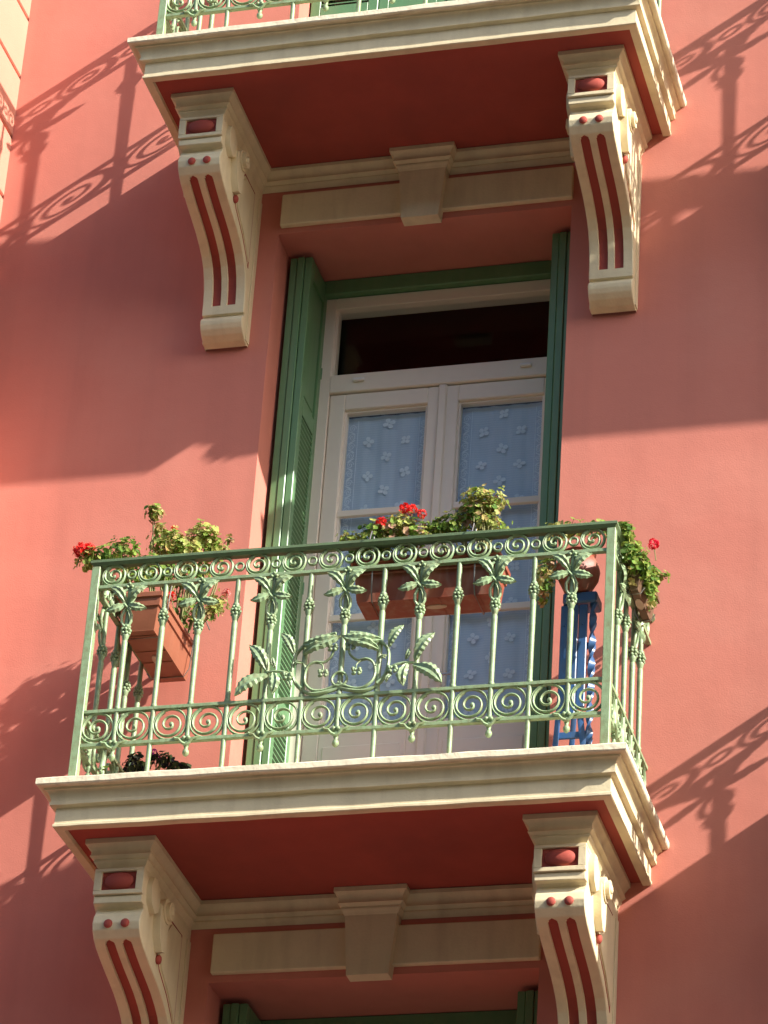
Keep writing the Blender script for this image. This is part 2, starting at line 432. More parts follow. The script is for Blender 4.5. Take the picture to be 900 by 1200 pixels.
slab((NX, 0, 0), 'cream balcony slab of the neighbouring window, right of the flowered balcony')
slab((NX, 0, FH), 'cream balcony slab of the neighbouring window, upper floor on the right')

# ------------------------------------------------------------------ console brackets
BX0, BX1 = -.0955, .0955      # local x (bracket centre at 0)
def bracket_proto():
    t = thing('balcony_bracket', '', 'bracket', (0, 0, 0), 'scrolled cream console brackets under the balconies')
    # front profile (y, z), relative to the slab top
    pr = [(-.600, -.285), (-.600, -.395), (-.592, -.400), (-.590, -.412), (-.578, -.425), (-.566, -.433), (-.566, -.440), (-.574, -.446), (-.574, -.452),
          (-.588, -.470), (-.596, -.500), (-.588, -.528), (-.565, -.555), (-.530, -.577), (-.480, -.597), (-.420, -.618), (-.350, -.640), (-.285, -.662),
          (-.225, -.690), (-.180, -.718), (-.145, -.755), (-.122, -.800), (-.108, -.850), (-.102, -.900), (-.100, -.950), (-.098, -.972),
          (-.084, -.975), (-.084, -.988), (-.098, -.991), (-.106, -.998), (-.112, -1.012), (-.110, -1.030), (-.100, -1.050), (-.080, -1.070), (-.050, -1.088), (-.018, -1.099)]
    # refine
    P2 = []
    for (a, b) in zip(pr[:-1], pr[1:]):
        L_ = math.dist(a, b); k = max(1, int(L_ / .005))
        for i in range(k): P2.append((a[0] + (b[0] - a[0]) * i / k, a[1] + (b[1] - a[1]) * i / k))
    P2.append(pr[-1])
    s_arc = [0]
    for a, b in zip(P2[:-1], P2[1:]): s_arc.append(s_arc[-1] + math.dist(a, b))
    # channel mask
    cxs = (-.034, .034); hw = .0190
    def sz(zv):
        for i, p in enumerate(P2):
            if p[1] <= zv: return s_arc[i]
    sa, sb = sz(-.560), sz(-.925)
    xs = [BX0, BX0 + .003]
    for c in cxs: xs += [c - hw - .0015, c - hw, c - hw * .8, c - hw * .4, c, c + hw * .4, c + hw * .8, c + hw, c + hw + .0015]
    xs += [0, BX1 - .003, BX1]; xs = sorted(set(xs))
    def mask(x, s):
        for c in cxs:
            if abs(x - c) <= hw + 1e-6 and s <= sb:
                if s >= sa + hw: return 1
                if (x - c) ** 2 + (s - sa - hw) ** 2 <= hw * hw * 1.02: return 1
        return 0
    mb = MB(); vs = []; mk = []
    n = len(P2)
    for j in range(n):
        a = Vector(P2[max(0, j - 1)]); b = Vector(P2[min(n - 1, j + 1)]); tg = (b - a).normalized(); nrm = Vector((tg.y, -tg.x))
        if nrm.x < 0 and abs(nrm.x) > .0: pass
        nrm = Vector((-abs(nrm.x) if True else 0, nrm.y if nrm.x < 0 else -nrm.y))
        for x in xs:
            m_ = mask(x, s_arc[j]); mk.append(m_)
            e = .003 if x in (BX0, BX1) else 0
            y = P2[j][0] - nrm[0] * (.011 * m_ + e); z = P2[j][1] - nrm[1] * (.011 * m_ + e)
            vs.append((x, y, z))
    c_ = len(xs); f0 = []; f1 = []
    for j in range(n - 1):
        for i in range(c_ - 1):
            f = (j * c_ + i, j * c_ + i + 1, (j + 1) * c_ + i + 1, (j + 1) * c_ + i)
            (f1 if sum(mk[k] for k in f) >= 3 else f0).append(f)
    mb.add(vs, f0, 0)
    o = len(mb.v) - len(vs)
    for f in f1: mb.f.append(tuple(k + o for k in f)); mb.mi.append(1); mb.c.append(None)
    # sides as strips to the wall
    for x, e in ((BX0, 0), (BX1, c_ - 1)):
        vv = [vs[j * c_ + e] for j in range(n)] + [(x, 0, vs[j * c_ + e][2]) for j in range(n)]
        mb.add(vv, [(j, j + 1, n + j + 1, n + j) for j in range(n - 1)])
    # solid top block behind the cap, and front frame around the oval
    mb.box(BX0, BX1, -.600, 0, -.290, -.170)
    zt, zb_, yf = -.283, -.392, -.617
    mb.box(BX0 - .004, BX1 + .004, yf, -.598, zt - .014, zt, bev=.002); mb.box(BX0 - .004, BX1 + .004, yf, -.598, zb_, zb_ + .018, bev=.002)
    mb.box(BX0 - .004, BX0 + .026, yf, -.598, zb_ + .018, zt - .014, bev=.0015); mb.box(BX1 - .026, BX1 + .004, yf, -.598, zb_ + .018, zt - .014, bev=.0015)
    mb.box(BX0 - .002, BX1 + .002, -.606, -.560, -.425, -.394, bev=.003)
    mb.box(BX0 - .0012, BX1 + .0012, -.58, -.002, -.294, -.286)
    link('body', mb.mesh('bracket_body', [M['cream'], M['redpaint']], 40), t)
    s_ = MB(); s_.box(BX0 + .024, BX1 - .024, -.6045, -.598, zb_ + .016, zt - .012); link('recess_panel', s_.mesh('recess_panel', M['redpaint']), t)
    s_ = MB(); s_.ball((0, -.606, (zt + zb_) / 2 + .002), 1.0, 18, 10, (.060, .026, .035)); link('oval_boss', s_.mesh('oval_boss', M['redpaint'], 60), t)
    bm_ = MB(); bm_.ball((0, 0, 0), .0180, 14, 8, (1, .55, 1)); bm = bm_.mesh('round_boss', M['redpaint'], 60)
    for x in cxs: link('round_boss', bm, t, (x + .002, -.595, -.505))
    # cap moulding
    s_ = MB(); sweep3(s_, MOULD, BX0, BX1, -.600, step=.3)
    s_.box(BX0 - .046, BX1 + .046, -.646, 0, -.172, -.1685)
    link('cap', s_.mesh('bracket_cap', M['cream'], 35), t)
    # carved cheeks: panel outline and volute on each side
    for sx in (-1, 1):
        x = BX1 * sx
        s_ = MB()
        loop = [(-.105, -.345), (-.250, -.345), (-.300, -.40), (-.375, -.535), (-.330, -.585), (-.215, -.645), (-.145, -.700), (-.100, -.745)]
        s_.tube([(x, a, b) for a, b in loop], .0042, 6, closed=True, up=(1, 0, 0), flat=.5)
        link('cheek_groove', s_.mesh('cheek_groove', M['redpaint']), t)
        s_ = MB()
        inner = [(a * .86 - .028, b * .90 - .050) for a, b in loop]
        s_.prism(inner, x, x + .006 * sx)
        link('cheek_panel', s_.mesh('cheek_panel', M['cream'], 30), t)
        s_ = MB()
        vc = (-.385, -.372)
        for r_, xo in ((.050, .036), (.036, .052)):
            ring = [(vc[0] + r_ * math.cos(k * PI / 10), vc[1] + r_ * math.sin(k * PI / 10)) for k in range(20)]
            s_.prism(ring, x, x + xo * sx)
        hook = [(-.455, -.365), (-.452, -.43), (-.435, -.50), (-.400, -.545), (-.365, -.535), (-.350, -.480), (-.345, -.40)]
        s_.prism(hook, x, x + .030 * sx)
        rim = [(-.455, -.33), (-.500, -.29), (-.540, -.295), (-.560, -.34), (-.548, -.40), (-.500, -.43), (-.45, -.40)]
        s_.prism(rim, x, x + .022 * sx)
        link('volute', s_.mesh('volute', M['cream'], 50), t)
        s_ = MB(); s_.ball((x + .052 * sx, vc[0], vc[1]), .018, 10, 6, (.5, 1, 1)); link('volute_eye', s_.mesh('volute_eye', M['cream'], 60), t)
        s_ = MB(); s_.ball((x + .008 * sx, -.368, -.562), .020, 8, 6, (.7, .8, 1)); link('cheek_drop', s_.mesh('cheek_drop', M['redpaint'], 60), t)
        s_ = MB(); s_.box(min(x, x + .005 * sx), max(x, x + .005 * sx), -.045, -.001, -1.085, -.33, bev=.001); link('wall_strip', s_.mesh('wall_strip', M['cream']), t)
    return t
br = bracket_proto()
bc = (.2895, BW - .2895)
labs = {(0, 0): 'shaded scrolled cream bracket at the lower left, under the flowered balcony', (1, 0): 'half-sunlit scrolled cream bracket at the lower right, under the flowered balcony',
        (0, 1): 'shaded scrolled cream bracket at the upper left, its foot beside the green shutter', (1, 1): 'half-sunlit scrolled cream bracket at the upper right of the photo, above the bare red wall'}
br.location = (bc[0], 0, 0); br['label'] = labs[(0, 0)]
for (i, j), lb in labs.items():
    if (i, j) != (0, 0): copy_thing(br, (bc[i], 0, FH * j), lb)
for j in (0, 1):
    for i in (0, 1):
        copy_thing(br, (NX + bc[i], 0, FH * j), 'scrolled cream bracket under the neighbouring %s balcony, %s end' % (('lower', 'upper')[j], ('left', 'right')[i]))

# ------------------------------------------------------------------ wrought-iron railing
RX0, RX1, RY, RH = .110, 2.200, -.755, 1.0
BAY = (RX1 - RX0) / 14; SB = -RY / 5
Z1, Z2, Z3 = .176, .322, .881
IR = M['iron']
def scroll_mesh(R, tr, turns, name, mirror=1):
    m = MB()
    ring = [(R * math.cos(k * 2 * PI / 28), 0, R * math.sin(k * 2 * PI / 28)) for k in range(28)]
    m.tube(ring, tr, 6, closed=True, flat=1.5)
    pts = []; rr = []
    n = int(26 * turns)
    for k in range(n + 1):
        u = k / n; a = math.radians(115) + u * turns * 2 * PI
        r = R * (.93 * (1 - u) ** .9 + .13 * u)
        pts.append((mirror * r * math.cos(a), 0, r * math.sin(a))); rr.append(tr * (1.05 - .15 * u))
    m.tube(pts, rr, 6, flat=1.5)
    m.ball((pts[-1][0] * .6, 0, pts[-1][2] * .6), R * .15, 8, 6, (1, .9, 1))
    return m.mesh(name, IR, 50)
SC_B = scroll_mesh(.0665, .0052, 1.7, 'large_scroll')
SC_T = scroll_mesh(.0460, .0057, 1.5, 'small_scroll')
m_ = MB(); m_.tube([(.0165 * math.cos(k * 2 * PI / 14), 0, .0165 * math.sin(k * 2 * PI / 14)) for k in range(14)], .0052, 6, closed=True, flat=1.4)
RING = m_.mesh('ring', IR, 50)
def grape_mesh():
    m = MB()
    for k, (z, r, n) in enumerate(((.018, .0125, 6), (.004, .0160, 7), (-.011, .0140, 6))):
        for i in range(n):
            a = 2 * PI * (i + .5 * (k % 2)) / n; m.ball((r * math.cos(a), r * math.sin(a), z), .0078, 6, 4)
    m.lathe([(.006, -.052), (.0105, -.040), (.0150, -.024), (.0155, -.016), (.011, -.008)], 8)
    return m.mesh('grape_cluster', IR, 60)
GR = grape_mesh()
def iron_leaf(L_, Wd, bend=.25, curl=.012, name='leaf', nseg=9):
    """pointed, veined leaf lying in the xz plane from the origin along +x."""
    m = MB(); vs = []; fs = []
    for i in range(nseg + 1):
        u = i / nseg; x = L_ * u; zc = bend * L_ * math.sin(u * PI * .8) * .6
        wdt = Wd * (math.sin(PI * min(1, u * .92 + .06)) ** .8) * (1 + .10 * ((i % 2) * 2 - 1)) if i < nseg else .0008
        yb = -curl * math.sin(u * PI) - curl * .6 * u * u
        vs += [(x, yb + .004, zc + wdt), (x - .12 * wdt, yb - .0035 - .002 * (i % 2), zc + wdt * .5), (x + .1 * wdt, yb - .001, zc), (x - .12 * wdt, yb - .0035 - .002 * (i % 2), zc - wdt * .5), (x, yb + .004, zc - wdt),
               (x, yb + .0055, zc)]
    for i in range(nseg):
        a, b = i * 6, (i + 1) * 6
        for k in range(5):
            k2 = k + 1
            fs.append((a + k, a + k2, b + k2, b + k))
        fs.append((a + 5, a, b, b + 5))
    m.add(vs, fs); m.tube([(0, 0, 0), (L_ * .25, -curl * .5, bend * L_ * .35)], .0032, 5)
    return m.mesh(name, IR)
LF_A = iron_leaf(.098, .0195, .30, .020); LF_B = iron_leaf(.084, .0190, -.25, .018); LF_C = iron_leaf(.142, .0275, .22, .020, nseg=13)
def bal_plain():
    m = MB(); rs = 1.2
    def S_(p): return [(a * rs, b) for a, b in p]
    m.lathe(S_([(.0075, 0), (.0075, .02), (.0085, Z1), (.0088, .45), (.0098, .64), (.0098, .680), (.0062, .692), (.0062, .722), (.0085, .755), (.0085, Z3)]), 8, rot=PI / 8)
    m.lathe([(.0135, .690), (.0155, .696), (.0135, .702)], 8, c=(0, 0, .062)); m.lathe([(.012, -.006), (.0135, 0), (.012, .006)], 8, c=(0, 0, Z2 + .012))
    return m.mesh('baluster', IR, 50)
def bal_flower():
    m = MB(); m.lathe([(a * 1.2, b) for a, b in [(.0078, Z1 - .02), (.0085, Z1 + .01), (.0088, .42), (.0098, .60), (.0098, .628), (.0062, .64), (.0062, .675), (.0080, .70), (.0080, Z3)]], 8, rot=PI / 8)
    m.lathe([(.012, -.006), (.0135, 0), (.012, .006)], 8, c=(0, 0, Z2 + .012))
    return m.mesh('flowered_baluster', IR, 50)
def stems():
    m = MB()
    for s in (-1, 1):
        pts = [(s * .006, -.004, .690), (s * .019, -.008, .715), (s * .020, -.012, .740), (s * .010, -.017 if s > 0 else -.012, .765), (-s * .006, -.019 if s > 0 else -.011, .782),
               (-s * .020, -.014, .805), (-s * .026, -.010, .832), (-s * .018, -.010, .856), (-s * .006, -.008, .862)]
        m.tube(pts, [.0060, .0066, .0066, .006, .006, .0068, .0080, .0076, .005], 6)
        m.ball((-s * .010, -.012, .872), .0075, 6, 5)
    m.ball((0, -.014, .884), .0065, 6, 5)
    return m.mesh('crossed_stems', IR, 60)
def finial():
    m = MB()
    for s in (-1, 1):
        m.tube([(0, -.010, -.020), (s * .016, -.014, -.012), (s * .029, -.015, .004), (s * .042, -.014, .006), (s * .050, -.013, .014)], [.0078, .0064, .0052, .0055, .004], 6)
        m.ball((s * .009, -.012, .009), .009, 6, 5)
    m.lathe([(.0085, 0), (.0125, -.010), (.010, -.024), (.0065, -.034), (.0125, -.043), (.0140, -.052), (.0090, -.062), (.002, -.067)], 8)
    return m.mesh('finial', IR, 60)
BP, BF, ST, FI = bal_plain(), bal_flower(), stems(), finial()
def flat_rail(L_, axis, h=.015, d=.022):
    m = MB()
    if axis == 'x': m.box(0, L_, -d / 2, d / 2, -h / 2, h / 2, bev=.0015)
    else: m.box(-d / 2, d / 2, 0, L_, -h / 2, h / 2, bev=.0015)
    return m.mesh('flat_rail', IR)
FRX = flat_rail(RX1 - RX0 - .034, 'x'); FRY = flat_rail(-RY - .018, 'y')
m_ = MB(); m_.box(-.017, .017, -.017, .017, 0, RH - .026, bev=.002); POST = m_.mesh('corner_post', IR)
def handrail():
    m = MB(); prof = [(.024, -.002), (.024, -.012), (.014, -.024), (-.014, -.024), (-.024, -.012), (-.024, -.002), (-.016, .004), (.016, .004), (.024, -.002)]
    sweep3(m, [(o, RH + z) for o, z in prof], RX0, RX1, RY, step=.15, jit=.0008)
    return m.mesh('handrail', M['rail'], 35)
HR = handrail()

def orn(u, v):   # photo sheet coordinates of the vine panel -> local metres (x from bar 7, z)
    return ((u - 447) / 1020.0, .322 + (330 - .065 * (u - 447) - v) / 906.0)
def vine_mesh(s):
    m = MB()
    def path(uv, r0, r1, y=-.010):
        p = [orn(*a) for a in uv]
        # Catmull-Rom smoothing
        out = []
        for i in range(len(p) - 1):
            a = p[max(0, i - 1)]; b = p[i]; c = p[i + 1]; d = p[min(len(p) - 1, i + 2)]
            for k in range(4):
                t = k / 4
                out.append(tuple(.5 * (2 * b[j] + (c[j] - a[j]) * t + (2 * a[j] - 5 * b[j] + 4 * c[j] - d[j]) * t * t + (3 * b[j] - a[j] - 3 * c[j] + d[j]) * t ** 3) for j in (0, 1)))
        out.append(p[-1]); n = len(out)
        m.tube([(s * a, y + .004 * math.sin(i * .5), b) for i, (a, b) in enumerate(out)], [r0 + (r1 - r0) * i / n for i in range(n)], 6)
    path([(428, 290), (470, 303), (520, 313), (565, 308), (608, 280), (634, 245), (642, 200), (636, 150), (612, 122), (575, 98), (520, 82), (475, 80)], .0084, .0060)
    path([(440, 280), (500, 300), (550, 300), (583, 270), (590, 230), (578, 200), (550, 188), (515, 190), (485, 172), (478, 150)], .0066, .0050, -.013)
    path([(555, 190), (530, 195), (515, 212), (515, 232)], .0036, .003, -.016)
    path([(600, 285), (630, 250), (655, 222), (700, 205), (745, 200)], .0070, .0054, -.014)
    path([(590, 215), (600, 185), (618, 178), (628, 188)], .0042, .003, -.014)
    return m.mesh('vine', IR, 60)
V_R, V_L = vine_mesh(1), vine_mesh(-1)
def grape_small():
    m = MB(); rnd = random.Random(2)
    for i in range(13):
        a = rnd.uniform(0, 2 * PI); r = .018 * math.sqrt(rnd.random()); m.ball((r * math.cos(a), -.004 - rnd.random() * .005, r * math.sin(a)), .0080, 6, 4)
    return m.mesh('grape_cluster', IR, 60)
GS = grape_small()
m_ = MB(); m_.tube([(.030 * math.cos(k * 2 * PI / 20), -.012, .030 * math.sin(k * 2 * PI / 20)) for k in range(20)], .0055, 6, closed=True); ORING = m_.mesh('vine_ring', IR, 60)

def railing(loc, label, ornament=True):
    t = thing('balcony_railing', label, 'railing', loc, 'pale green wrought-iron balcony railings')
    link('handrail', HR, t)
    for x in (RX0, RX1): link('corner_post', POST, t, (x, RY, 0))
    for z in (Z1, Z2, Z3):
        link('flat_rail', FRX, t, (RX0 + .017, RY, z))
        for x in (RX0, RX1): link('flat_rail', FRY, t, (x, RY + .018, z))
    def bay(x, y, rz, out):
        link('large_scroll', SC_B, t, (x, y, (Z1 + Z2) / 2), (0, 0, rz)); link('small_scroll', SC_T, t, (x, y, .933), (0, 0, rz))
    def bar(x, y, rz, flower):
        link('ring', RING, t, (x, y, .932), (0, 0, rz))
        b = link('baluster', BF if flower else BP, t, (x, y, 0), (0, 0, rz))
        link('grape_cluster', GR, b, (0, 0, .676 if flower else .728))
        if flower:
            link('crossed_stems', ST, b)
            link('finial', FI, b, (0, 0, Z1 - .004))
            for s in (1, -1):
                for (me, a, z, yo) in ((LF_A, 38, .797, -.012), (LF_B, -12, .790, -.014)):
                    aa = math.radians(a + random.uniform(-4, 4))
                    link('leaf', me, b, (s * .006, yo, z), (0, -aa, 0) if s > 0 else (0, -aa, PI), (1, 1 if s > 0 else -1, 1))
    for i in range(14): bay(RX0 + BAY * (i + .5), RY, 0, 0)
    for i in range(1, 14): bar(RX0 + BAY * i, RY, 0, i % 2 == 1)
    for x, rz in ((RX0, -PI / 2), (RX1, PI / 2)):
        for i in range(5): bay(x, RY + SB * (i + .5), rz, 0)
        for i in range(1, 5): bar(x, RY + SB * i, rz, i % 2 == 1)
    if ornament:
        cx = RX0 + 7 * BAY
        c = link('vine_panel', ORING, t, (cx, RY, .392))
        for s, V in ((1, V_R), (-1, V_L)): link('vine', V, c, (0, 0, -.392))
        lv = [(605, 112, 168, LF_C, 1.08), (640, 140, 52, LF_C, .72), (600, 150, 172, LF_B, 1.25), (600, 185, 20, LF_B, .45), (748, 192, 50, LF_C, .92), (745, 212, -42, LF_C, 1.05),
              (718, 208, -88, LF_B, 1.2), (712, 190, 80, LF_B, .55), (660, 245, -110, LF_B, .55)]
        gp = [(483, 142), (515, 240), (660, 232)]
        for s in (1, -1):
            for u, v, a, me, sc in lv:
                X, Z = orn(u, v); aa = math.radians(a)
                if s > 0: link('leaf', me, c, (X, -.016, Z - .392), (0, -aa, 0), (sc,) * 3)
                else: link('leaf', me, c, (-X, -.016, Z - .392), (0, -aa, PI), (sc, -sc, sc))
            for u, v in gp:
                X, Z = orn(u, v); link('grape_cluster', GS, c, (s * X, -.016, Z - .392))
    return t
railing((0, 0, 0), 'pale green wrought-iron railing with vine panel, around the balcony in the middle of the photo')
railing((0, 0, FH), 'pale green wrought-iron railing at the top edge, only its lowest scrolls in the photo')
railing((NX, 0, 0), 'pale green wrought-iron railing of the lower neighbouring balcony on the right')
railing((NX, 0, FH), 'pale green wrought-iron railing of the upper neighbouring balcony on the right')

# ------------------------------------------------------------------ glazed doors, curtains, shutters
CX = 1.162
LG, RG = (.713, 1.092), (1.232, 1.618)
ZG0, ZG1, ZT0, ZT1 = .83, 2.405, 2.585, 2.94
MUN = (1.355, 1.875)
def door_proto():
    t = thing('balcony_door', '', 'door', (0, 0, 0), 'beige glazed double doors to the balconies')
    F = M['frame']; y0 = OD - .03
    m = MB()
    m.box(OX0 + .03, .640, y0, OD + .06, 0, 3.0, bev=.003); m.box(1.690, OX1 - .03, y0, OD + .06, 0, 3.0, bev=.003)
    m.box(.640, 1.690, y0, OD + .06, ZT1, 3.0, bev=.003); m.box(.640, 1.690, y0 - .004, OD + .06, 2.492, ZT0, bev=.004)
    for a_, b_ in ((.640, .652), (1.678, 1.690)): m.box(a_, b_, y0 + .016, OD + .03, ZT0, ZT1)
    link('frame', m.mesh('door_frame', F), t)
    m = MB(); m.box(OX0, OX1, y0 - .035, OD + .05, 3.003, OH - .002, bev=.004); m.box(OX0 + .001, OX0 + .028, y0 + .01, OD + .06, 0, 3.0); m.box(OX1 - .028, OX1 - .001, y0 + .01, OD + .06, 0, 3.0)
    link('shutter_housing', m.mesh('shutter_housing', M['shutter']), t)
    m = MB(); m.box(.640, 1.690, OD + .008, OD + .014, ZT0, ZT1)
    link('transom_pane', m.mesh('transom_pane', M['glass']), t)
    tab = MB(); tab.box(-.026, .026, -.016, 0, -.008, .008, bev=.003); tm = tab.mesh('vent_tab', M['white'])
    for x in (.775, 1.535): link('vent_tab', tm, t, (x, y0 - .004, 2.545))
    for k, (a, b) in enumerate((LG, RG)):
        xa, xb = (.643, 1.158) if k == 0 else (1.166, 1.687)
        yf = y0 + .010
        m = MB(); m.box(xa, a, yf, OD + .045, .01, 2.487, bev=.004); m.box(b, xb, yf, OD + .045, .01, 2.487, bev=.004)
        m.box(a, b, yf, OD + .045, ZG1, 2.487, bev=.004); m.box(a, b, yf, OD + .045, .01, ZG0, bev=.004)
        # glazing bead
        for (p0, p1, q0, q1) in ((a, a + .010, ZG0, ZG1), (b - .010, b, ZG0, ZG1), (a + .010, b - .010, ZG1 - .010, ZG1), (a + .010, b - .010, ZG0, ZG0 + .010)):
            m.box(p0, p1, yf + .016, OD + .03, q0, q1)
        m.box(a + .02, b - .02, yf - .006, yf + .01, .10, ZG0 - .10, bev=.004)
        leaf = link('door_leaf', m.mesh('door_leaf', F), t)
        m = MB(); m.box(a, b, OD + .012, OD + .018, ZG0, ZG1); link('pane', m.mesh('pane', M['glass']), leaf)
        for z in MUN:
            m = MB(); m.box(a, b, yf + .010, OD + .011, z - .016, z + .016, bev=.003); link('glazing_bar', m.mesh('glazing_bar', F), leaf)
    m = MB(); m.box(CX - .018, CX + .018, y0 - .006, y0 + .020, .02, 2.487, bev=.005); link('meeting_strip', m.mesh('meeting_strip', F), t)
    m = MB(); m.lathe([(.012, 0), (.014, .004), (.010, .008)], 10); m.tube([(0, 0, .012), (0, 0, .03), (.01, 0, .04), (.09, 0, .042)], .006, 6)
    link('handle', m.mesh('handle', M['steel'], 50), t, (CX + .05, y0 + .012, 1.02), (PI / 2, 0, 0))
    return t
dp = door_proto()
dp['label'] = 'beige glazed double door with transom and net curtains tinted with reflected sky blue, behind the flowered balcony'
copy_thing(dp, (0, 0, FH), 'glazed double door hidden behind the closed green shutters of the top balcony')
copy_thing(dp, (0, 0, -FH), 'glazed double door in the dark recess at the bottom edge of the photo')

def curtain(k, a, b, label):
    t = thing('net_curtain', label, 'curtain', (0, OD + .04, 0), 'sky-tinted net curtains behind the door panes')
    m = MB(); vs = []; fs = []; n = 40; zz = [ZG0 - .03 + (ZG1 - ZG0 + .02) * j / 24 for j in range(25)]
    for j, z in enumerate(zz):
        for i in range(n + 1):
            x = a - .01 + (b - a + .02) * i / n
            vs.append((x, .0022 * math.sin(x * 62 + .9 * math.sin(z * 2.3 + x)) + .0010 * math.sin(x * 150 + z * 2), z))
    for j in range(24):
        for i in range(n): p = j * (n + 1) + i; fs.append((p, p + 1, p + n + 2, p + n + 1))
    m.add(vs, fs); link('net', m.mesh('net', M['curtain'], 180), t)
    # lace flowers: four or five petals round a small hole
    fl = MB()
    for p in range(4):
        c = p * PI / 2; vs = []
        for i in range(9):
            g = 2 * PI * i / 9; rx, rz = .0135 * math.cos(g), .0115 * math.sin(g) * (1 + .25 * math.cos(g))
            X = .0165 + rx; vs.append((X * math.cos(c) - rz * math.sin(c), 0, X * math.sin(c) + rz * math.cos(c)))
        fl.add(vs, [tuple(range(9))])
    fm = fl.mesh('lace_flower', M['lace'])
    rnd = random.Random(5 + k); z = ZG1 - .06; r = 0; mid = (a + b) / 2 + (.005, .0)[k]
    while z > ZG0 + .02:
        for x in ([mid] if r % 2 == 0 else [mid - .082, mid + .082]):
            link('lace_flower', fm, t, (x + rnd.uniform(-.006, .006), -.0075, z + rnd.uniform(-.006, .006)), (0, rnd.uniform(0, 1.5), rnd.uniform(-.12, .12)), (.92 * rnd.uniform(.8, 1.05), 1, rnd.uniform(.85, 1.0)))
        z -= .086; r += 1
    # scrolled border down both edges
    bo = MB()
    for x, w_ in ((a + .030, .016), (b - .026, .013)):
        z = ZG1 - .07; s = 1
        while z > ZG0 + .02:
            pts = [(x + s * (w_ * (1 - u / 22)) * math.cos(u * .55), -.0075, z + (w_ * 1.25 * (1 - u / 22)) * math.sin(u * .55)) for u in range(20)]
            bo.tube(pts, .0022, 4, flat=.35)
            bo.tube([(x - s * w_ * .9, -.0075, z - .014), (x + s * w_ * .4, -.0075, z - .026), (x + s * w_ * .9, -.0075, z - .034)], [.003, .005, .002], 4, flat=.2)
            z -= .047; s = -s
        for dx in (-w_ - .006, w_ + .008): bo.tube([(x + dx, -.005, ZG0), (x + dx, -.005, ZG1 - .03)], .0016, 4, flat=.4)
    link('scrolled_lace_border', bo.mesh('lace_border', M['lace']), t, kind='stuff')
    return t
curtain(0, *LG, 'net curtain with lace flowers, tinted with reflected sky blue, behind the left door pane')
curtain(1, *RG, 'net curtain with lace flowers, tinted with reflected sky blue, behind the right door pane')

# shutter leaf: width along local x, thickness along y, origin at hinge foot
def shutter_leaf_meshes(wd, h=3.035, th=.032):
    st = .048; m = MB()
    m.box(0, st, 0, th, 0, h, bev=.003); m.box(wd - st, wd, 0, th, 0, h, bev=.003)
    rails = [(0, .12), (.78, .86), (2.23, 2.31), (h - .10, h)]
    for a, b in rails: m.box(st, wd - st, 0, th, a, b, bev=.002)
    m.box(st, wd - st, .010, th - .010, 2.31, h - .10)
    m.box(st + .012, wd - st - .012, .006, th - .006, 2.34, h - .13, bev=.003)
    fr = m.mesh('shutter_frame', M['shutter'])
    l = MB()
    for a, b in ((.12, .78), (.86, 2.23)):
        z = a + .012
        while z < b - .02:
            y0, y1 = .003, th - .003
            l.add([(st, y0, z), (wd - st, y0, z), (wd - st, y0, z + .006), (st, y0, z + .006), (st, y1, z + .022), (wd - st, y1, z + .022), (wd - st, y1, z + .028), (st, y1, z + .028)],
                  [(0, 1, 2, 3), (4, 5, 6, 7), (0, 1, 5, 4), (3, 2, 6, 7), (0, 3, 7, 4), (1, 2, 6, 5)])
            z += .027
    return fr, l.mesh('louvres', M['shutter'])
SWF, SWL = shutter_leaf_meshes(.270)
def folded(loc, side, label):
    t = thing('folding_shutter', label, 'shutter', loc, 'green louvred shutters folded into the door recesses')
    for k in range(3):
        f = link('shutter_leaf', SWF, t, (side * (.012 + .034 * k) if side > 0 else side * (.012 + .034 * k), .150 + (.004, 0, .006)[k], .02), (0, 0, PI / 2), (1, -side, 1))
        link('louvres', SWL, f, kind='stuff')
    m = MB()
    for z in (.35, 1.5, 2.6): m.lathe([(.007, z - .03), (.0075, z), (.007, z + .03)], 8, c=(side * .112, .425, 0))
    link('hinge', m.mesh('hinge', M['shutter'], 50), t)
    return t
folded((OX0 + .006, 0, 0), 1, 'green louvred shutter folded against the left side of the door recess, partly sunlit')
folded((OX1 - .006, 0, 0), -1, 'green louvred shutter folded against the right side of the door recess, in shade')
folded((OX0 + .006, 0, -FH), 1, 'top of a dark green folded shutter at the bottom edge, left end of the recess')
folded((OX1 - .006, 0, -FH), -1, 'top of a dark green folded shutter at the bottom edge, right end of the recess')
CWF, CWL = shutter_leaf_meshes(.326)
t = thing('closed_shutter', 'closed green louvred shutters behind the railing at the very top of the photo', 'shutter', (OX0 + .008, .14, FH))
for k in range(4):
    f = link('shutter_leaf', CWF, t, (k * .329, (.0, .006, .0, .006)[k], .02)); link('louvres', CWL, f, kind='stuff')

